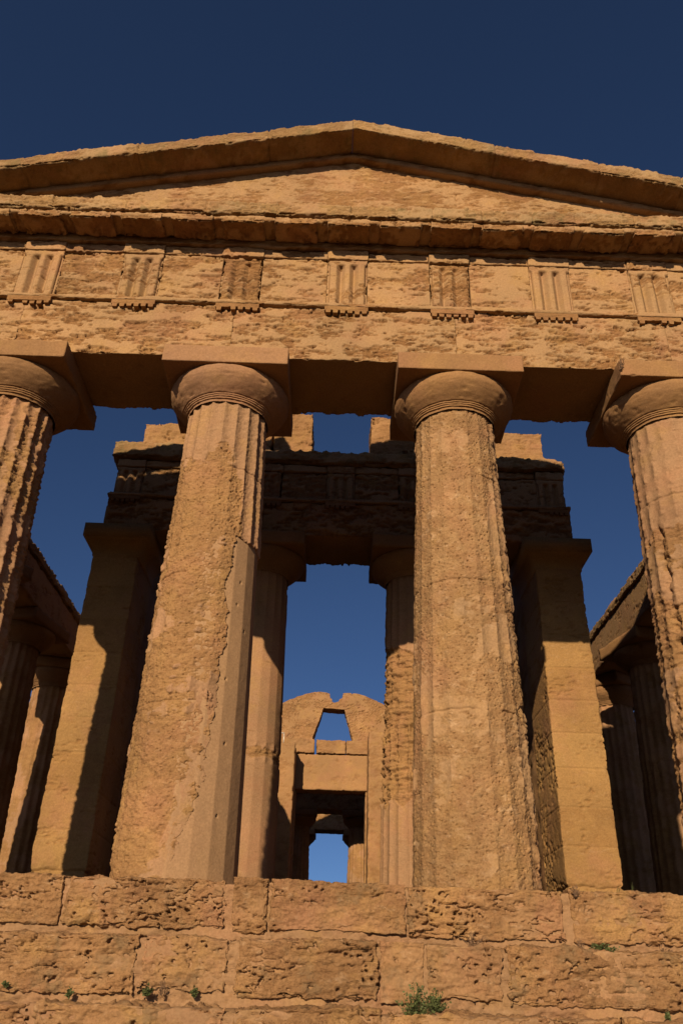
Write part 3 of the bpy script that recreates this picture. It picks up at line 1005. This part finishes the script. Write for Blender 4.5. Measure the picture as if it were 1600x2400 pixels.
def loose(label, b, seed, sl=0.0):
    def tilt(V):
        V = V.copy()
        k = (V[:, 2] - b[2][0]) / (b[2][1] - b[2][0])
        V[:, 2] += sl * (V[:, 0] - b[0][0]) * k
        return V
    t = thing('stone_block', label, 'stone block', ((b[0][0] + b[0][1]) / 2, b[1][0], b[2][0]), 'ruined blocks left on the inner beam')
    mesh = stone_box('stone_block', b, (0.022, 0.05, 0.022), M_WALL, None, step_fn(seed, 0.03, 0.02, 0.04, 0.05), r=0.05, warp=tilt)
    COL.objects.unlink(t)
    bpy.data.objects.remove(t)
    tag(mesh, label, 'stone block', 'ruined blocks left on the inner beam')
    return mesh


loose('sunlit block on the inner beam, left end of the row, seen between first two columns', ((-4.17, -2.55), (4.72, 5.8), (8.78, 9.42)), 701, 0.06)
loose('block on the inner beam partly behind the capital of the second column', ((-2.53, -1.45), (4.72, 5.8), (8.76, 9.60)), 703, 0.08)
loose('sunlit block on the inner beam at the left edge of the small sky gap', ((-1.43, -0.60), (4.70, 5.8), (8.70, 9.80)), 705, 0.05)
loose('sunlit block on the inner beam at the right edge of the small sky gap', ((0.61, 1.55), (4.70, 5.8), (8.70, 9.78)), 707, -0.04)
loose('block on the inner beam mostly behind the capital of the third column', ((1.57, 2.75), (4.72, 5.8), (8.72, 9.70)), 709, -0.08)
loose('sunlit block on the inner beam, right end of the row, beside open sky', ((2.77, 4.24), (4.72, 5.8), (8.70, 9.56)), 711, -0.05)

# ------------------------------------------------------------------ cella walls and the gabled rear wall
CW = 8.85


def ashlar(seed, hs=0.6, amp=0.02):
    def fn(P, N, e):
        d, w = eroded(seed, 0.1, amp, 0.01, 0.06, 0.004)(P, N, e)
        zz = (P[:, 2] / hs) % 1.0
        d = d + 0.015 * np.exp(-((np.minimum(zz, 1 - zz) * hs) / 0.012) ** 2)
        return d, w
    return fn


YG = 28.0
for s, w in ((-1, 'left'), (1, 'right')):
    t = thing('cella_wall', f'long {w} side wall of the inner chamber behind the porch', 'wall', (s * 4.15, 5.9, 0), 'walls of the inner chamber')
    stone_box('wall', ((s * 4.21 - 0.33, s * 4.21 + 0.33), (5.905, YG - 1.5), (0, CW)), (0.2, 0.12, 0.12), M_WALL, t, ashlar(801 + s, 0.6, 0.04), r=0.12)

gw = thing('gable_wall', 'far sunlit gabled wall with a doorway and a trapezoid window hole', 'wall', (0, YG, 0), 'walls of the inner chamber')
# gable with its trapezoid hole: one closed outline ring, thickness 0.8
outer = [(-4.55, 9.0), (-0.93, 9.0), (-0.45, 10.52), (0.52, 10.48), (0.96, 9.0), (4.55, 9.0), (4.55, 9.45), (3.4, 10.25), (2.7, 10.62), (2.2, 10.86), (1.7, 11.08), (1.15, 11.25), (0.75, 11.27), (0.43, 11.24),
         (0.40, 11.02), (0.27, 10.97), (0.24, 10.86), (0.05, 10.80), (-0.06, 10.84), (-0.08, 11.0), (-0.16, 11.02), (-0.18, 11.24), (-0.6, 11.29), (-1.0, 11.27), (-1.3, 11.18), (-1.8, 11.0), (-2.28, 10.74), (-2.9, 10.45), (-3.6, 10.1), (-4.55, 9.5)]


def slab(name, pts, y0, y1, mat, parent, cut=0.05):
    import bmesh
    bm = bmesh.new()
    bs = base_of(parent)
    vs = [bm.verts.new((x - bs[0], y0 - bs[1], z - bs[2])) for x, z in pts]
    f = bm.faces.new(vs)
    r = bmesh.ops.extrude_face_region(bm, geom=[f])
    for v in [g for g in r['geom'] if isinstance(g, bmesh.types.BMVert)]:
        v.co.y += y1 - y0
    bmesh.ops.triangulate(bm, faces=bm.faces[:])
    for _ in range(6):
        long = [e for e in bm.edges if e.calc_length() > 0.09]
        if not long:
            break
        bmesh.ops.subdivide_edges(bm, edges=long, cuts=1)
        bmesh.ops.triangulate(bm, faces=bm.faces[:])
    bmesh.ops.recalc_face_normals(bm, faces=bm.faces[:])
    co = np.array([v.co[:] for v in bm.verts]) + bs
    no = np.array([v.normal[:] for v in bm.verts])
    d, w = eroded(821 + y0, 0.0, 0.022, 0, 0, 0.006, (2, 2, 4), (0.9, 0.9, 1.2))(co, None, np.zeros(len(co)))
    d = d + 0.02 * fbm(co, 1.6, 3, 0.6, 2)
    co = co - no * d[:, None] - bs
    for v, c in zip(bm.verts, co):
        v.co = c
    me = bpy.data.meshes.new(name)
    bm.to_mesh(me)
    bm.free()
    at = me.attributes.new('wear', 'FLOAT', 'POINT')
    at.data.foreach_set('value', w.astype(np.float32))
    me.materials.append(mat)
    return link(name, me, parent)


slab('gable', outer, YG, YG + 0.8, M_WALL, gw)
# sill course under the hole: separate blocks, a notch of sky between two of them
for a, b, dz in ((-4.5, -0.79, 0.08), (-0.71, 0.62, 0.06), (0.625, 4.5, 0.08)):
    stone_box('sill_block', ((a, b), (YG - 0.12, YG + 0.7), (8.42, 8.985 + dz)), (0.05, 0.1, 0.04), M_WALL, gw, step_fn(831 + a, 0.03, 0.0, 0.03, 0.06), r=0.06)
stone_box('lintel', ((-2.0, 2.0), (YG, YG + 0.85), (6.86, 8.40)), (0.05, 0.1, 0.05), M_WALL, gw, eroded(841, 0.4, 0.03, 0, 0.05), r=0.06)
for s in (-1, 1):
    stone_box('wall', ((min(s * 1.52, s * 4.56), max(s * 1.52, s * 4.56)), (YG, YG + 0.85), (0, 6.858)), (0.07, 0.1, 0.07), M_WALL, gw, ashlar(851 + s), r=0.05)
    stone_box('wall', ((min(s * 2.003, s * 4.56), max(s * 2.003, s * 4.56)), (YG, YG + 0.85), (6.862, 8.40)), (0.07, 0.1, 0.07), M_WALL, gw, ashlar(853 + s), r=0.05)
    ztop = 8.5 if s < 0 else 9.1
    stone_box('door_pylon', ((min(s * 1.58, s * 3.70), max(s * 1.58, s * 3.70)), (YG - 1.5, YG - 0.005), (0, ztop)), (0.06, 0.1, 0.06), M_WALL, gw, ashlar(861 + s), r=0.06)
# small pale metal bracket on top of the left pylon
t = thing('metal_bracket', 'tiny pale metal bracket on top of the left doorway pylon', 'bracket', (-2.1, YG - 1.4, 8.45))
for nm, b in (('post', ((-2.13, -2.09), (YG - 1.42, YG - 1.38), (8.45, 8.90))), ('arm', ((-2.42, -2.09), (YG - 1.42, YG - 1.38), (8.902, 8.945)))):
    stone_box(nm, b, 1.0, M_METAL, t, smoothstone(1, 0, 0), r=0.01, smooth=False)

# rear porch and rear front
for x, lab in ((-1.5, 'dark rear porch column at the left of the far doorway view'), (1.5, 'rear porch column at the right of the far doorway view, lit low down')):
    dup(proto, (x, YR - YI, 0.05), lab, 'columns of the rear porch', x)
for s, w in ((-1, 'left'), (1, 'right')):
    t = thing('stone_pier', f'square {w} end pier of the rear porch behind the gabled wall', 'pier', (s * 4.2, 33.3, 0), 'end piers of the rear porch')
    stone_box('shaft', ((s * 4.2 - 0.45, s * 4.2 + 0.45), (YG + 0.86, 33.3), (0, 6.76)), 0.12, M_WALL, t, ashlar(871 + s), r=0.05)
t = thing('rear_porch_entablature', 'dark beam of the rear porch seen through the far doorway', 'entablature', (0, 31.95, 6.775), 'beams carried by the columns')
stone_box('architrave_block', ((-4.6, 4.6), (31.97, 33.22), (6.775, 7.53)), (0.06, 0.1, 0.06), M_ENT, t, eroded(881, 0.1, 0.03, 0, 0.05), r=0.05)
stone_box('taenia', ((-4.62, 4.62), (31.90, 33.2), (7.532, 7.61)), (0.06, 0.1, 0.04), M_ENT, t, eroded(882, 0.2, 0.02, 0, 0.03), r=0.03)
stone_box('frieze_backing', ((-4.6, 4.6), (31.98, 33.2), (7.612, 8.45)), (0.08, 0.1, 0.08), M_ENT, t, eroded(883, 0.1, 0.03, 0, 0.1), r=0.05)
t = thing('rear_entablature', 'far rear beam lying across the rear row of columns', 'entablature', (0, YR, ZA), 'beams carried by the columns')
stone_box('architrave_block', ((-8.26, 8.26), (YR - 0.65, YR + 0.62), (ZA, ZT)), (0.08, 0.1, 0.06), M_ENT, t, eroded(891, 0.1, 0.03, 0, 0.05), r=0.05)
stone_box('frieze_backing', ((-8.2, 8.2), (YR - 0.4, YR + 0.6), (ZT + 0.002, ZF)), (0.1, 0.1, 0.08), M_ENT, t, eroded(892, 0.1, 0.03, 0, 0.05), r=0.05)

# flank beams: the inner half survives to the architrave top, the outer half carries the frieze
for s, w in ((-1, 'left'), (1, 'right')):
    t = thing('flank_entablature', f'long {w} side beam running back above the {w} flank columns', 'entablature', (s * FLX, 0.7, ZA), 'beams carried by the columns')
    xi, xo = s * 6.97, s * 8.26
    fine = (0.12, 0.03, 0.025)
    stone_box('architrave_block', ((min(xi, xo), max(xi, xo)), (0.66, YR - 0.66), (ZA, ZT - 0.14)), fine, M_ENT, t, eroded(901 + s, 0.3, 0.012, 0.0, 0.04, 0.002, (2, 1.2, 5)), r=0.05)
    x2 = s * 6.90
    stone_box('architrave_crown', ((min(x2, s * 7.6), max(x2, s * 7.6)), (0.66, YR - 0.66), (ZT - 0.138, ZT + 0.10)), fine, M_RAKE, t,
              chew(905 + s, 0.20 if s < 0 else 0.05, 0.02, (1.2, 1.6, 2)), r=0.06)
    stone_box('frieze_backing', ((min(s * 7.605, xo), max(s * 7.605, xo)), (0.66, YR - 0.66), (ZT - 0.138, ZF - 0.2)), (0.15, 0.12, 0.12), M_ENT, t, eroded(908 + s, 0.1, 0.03, 0, 0.1), r=0.08)

# ------------------------------------------------------------------ plants
def plant(label, loc, w, h, n, seed, mat, kind='bush', name='wild_plant', lean=(0, -0.2)):
    rnd = random.Random(seed)
    V, Q, T = [], [], []
    if kind == 'twig':
        w, h, n = w * 1.35, h * 1.5, int(n * 1.5)

    def stem(p, q, r):
        d = Vector(q) - Vector(p)
        s = d.cross(Vector((0.3, 1, 0.2))).normalized() * r
        s2 = d.cross(s).normalized() * r
        b = len(V)
        for c in (p, q):
            k = 1.0 if c is p else 0.4
            V.extend([tuple(Vector(c) + s * k), tuple(Vector(c) + s2 * k), tuple(Vector(c) - s * k), tuple(Vector(c) - s2 * k)])
        for i in range(4):
            Q.append((b + i, b + (i + 1) % 4, b + 4 + (i + 1) % 4, b + 4 + i))

    def leaf(p, ln, wd, dirv):
        d = Vector(dirv).normalized()
        s = d.cross(Vector((rnd.uniform(-1, 1), rnd.uniform(-1, 1), rnd.uniform(-1, 1)))).normalized()
        nrm = d.cross(s) * wd * 0.3
        b = len(V)
        p = Vector(p)
        V.extend([tuple(p), tuple(p + d * ln * 0.5 + s * wd + nrm), tuple(p + d * ln), tuple(p + d * ln * 0.5 - s * wd + nrm)])
        Q.append((b, b + 1, b + 2, b + 3))
    L = Vector(loc)
    for _ in range(n):
        a = rnd.uniform(0, 2 * math.pi)
        sp_ = rnd.random() ** 0.7
        tip = L + Vector((math.cos(a) * w * sp_ + lean[0] * h, -abs(math.sin(a)) * w * 0.5 * sp_ + lean[1] * h, h * rnd.uniform(0.35, 1.0) * (1.1 - 0.55 * sp_)))
        foot = L + Vector((rnd.uniform(-0.15, 0.15) * w, rnd.uniform(-0.1, 0.1) * w, -0.012))
        if kind == 'grass':
            mid = foot.lerp(tip, 0.5) + Vector((rnd.uniform(-1, 1) * 0.08 * h, 0, 0.06 * h))
            stem(tuple(foot), tuple(mid), 0.0022)
            stem(tuple(mid), tuple(tip), 0.0018)
            continue
        stem(tuple(foot), tuple(tip), 0.0028)
        for k in range(15 if kind == 'bush' else 3):
            q = foot.lerp(tip, 0.18 + 0.82 * rnd.random())
            ln = rnd.uniform(0.012, 0.030) * (1.0 if kind == 'bush' else 0.7)
            leaf(tuple(q), ln, ln * 0.36, (rnd.uniform(-1, 1), rnd.uniform(-1, 0.5), rnd.uniform(-0.4, 1)))
    o = mesh_obj(name, np.array(V) if False else np.array(V) - 0.0, Q, mat, None, None, False)
    c = np.array(loc)
    o.data.transform(Matrix.Translation((-c[0], -c[1], -c[2])))
    o.location = loc
    tag(o, label, 'plant', 'wild plants rooted in the stone joints')
    return o


PLANTS = [
    ('largest green leafy bush, rooted in the joint at the foot of the middle step', (0.80, -1.42, -1.15), 0.19, 0.30, 62, 1, M_GREEN, 'bush'),
    ('smaller leafy shoot rising beside the largest green bush', (0.98, -1.34, -1.06), 0.12, 0.19, 28, 2, M_GREEN, 'bush'),
    ('small green tuft low on the left, leftmost of the three under the middle step', (-2.16, -1.26, -1.03), 0.045, 0.06, 16, 3, M_GREEN, 'bush'),
    ('small green tuft under the middle step, between two others', (-1.50, -1.25, -1.0), 0.06, 0.07, 18, 4, M_GREEN, 'bush'),
    ('upright green tuft under the middle step, nearest the wide mortar joint', (-1.09, -1.25, -0.995), 0.035, 0.07, 12, 5, M_GREEN, 'bush'),
    ('dry brown twiggy plant beside the second tuft from the left', (-1.38, -1.25, -0.99), 0.05, 0.09, 10, 6, M_DRY, 'twig'),
    ('dry brown twiggy plant in the joint under the top step, below the third column', (1.36, -1.02, -0.53), 0.13, 0.10, 16, 7, M_DRY, 'twig'),
    ('olive green plant in the joint under the top step, below the right pier', (2.55, -1.06, -0.55), 0.15, 0.09, 26, 8, M_GREEN, 'bush'),
    ('dry stalk beside the olive plant under the top step', (2.36, -1.0, -0.53), 0.05, 0.08, 8, 9, M_DRY, 'twig'),
    ('tiny dry sprig on the face of the top step below the right pier', (2.42, -0.82, -0.06), 0.05, 0.08, 10, 10, M_DRY, 'twig'),
    ('thin green grass blades on the top step left of the left pier', (-4.0, 3.2, 0.0), 0.10, 0.55, 9, 11, M_GREEN, 'grass'),
    ('faint grass blades in shade on the top step beside the second column', (-2.85, 1.6, 0.0), 0.10, 0.40, 9, 12, M_GREEN, 'grass'),
    ('small green grass tuft on the top step before the dark right flank', (2.95, -0.45, 0.0), 0.03, 0.10, 8, 13, M_GREEN, 'grass'),
    ('small green sprig on the top step, furthest right of the grass there', (3.10, -0.42, 0.0), 0.03, 0.14, 7, 14, M_GREEN, 'grass'),
    ('dry bushy sprig in the middle step joint near the right frame edge', (3.10, -1.08, -0.56), 0.08, 0.06, 12, 15, M_DRY, 'twig'),
    ('tiny green tuft at the foot of the middle step near the right frame edge', (2.98, -1.27, -1.06), 0.04, 0.05, 10, 16, M_GREEN, 'bush'),
    ('tiny green tuft at the foot of the middle step near the left frame edge', (-2.72, -1.25, -0.97), 0.025, 0.04, 8, 17, M_GREEN, 'bush'),
    ('small plant clinging to the left corner of the fourth column capital', (3.78, -0.87, 6.52), 0.06, 0.14, 14, 18, M_DRY, 'twig'),
]
for lab, loc, w, h, n, sd, mt, kd in PLANTS:
    plant(lab, loc, w, h, n, sd, mt, kd, 'grass_tuft' if kd == 'grass' else 'wild_plant')
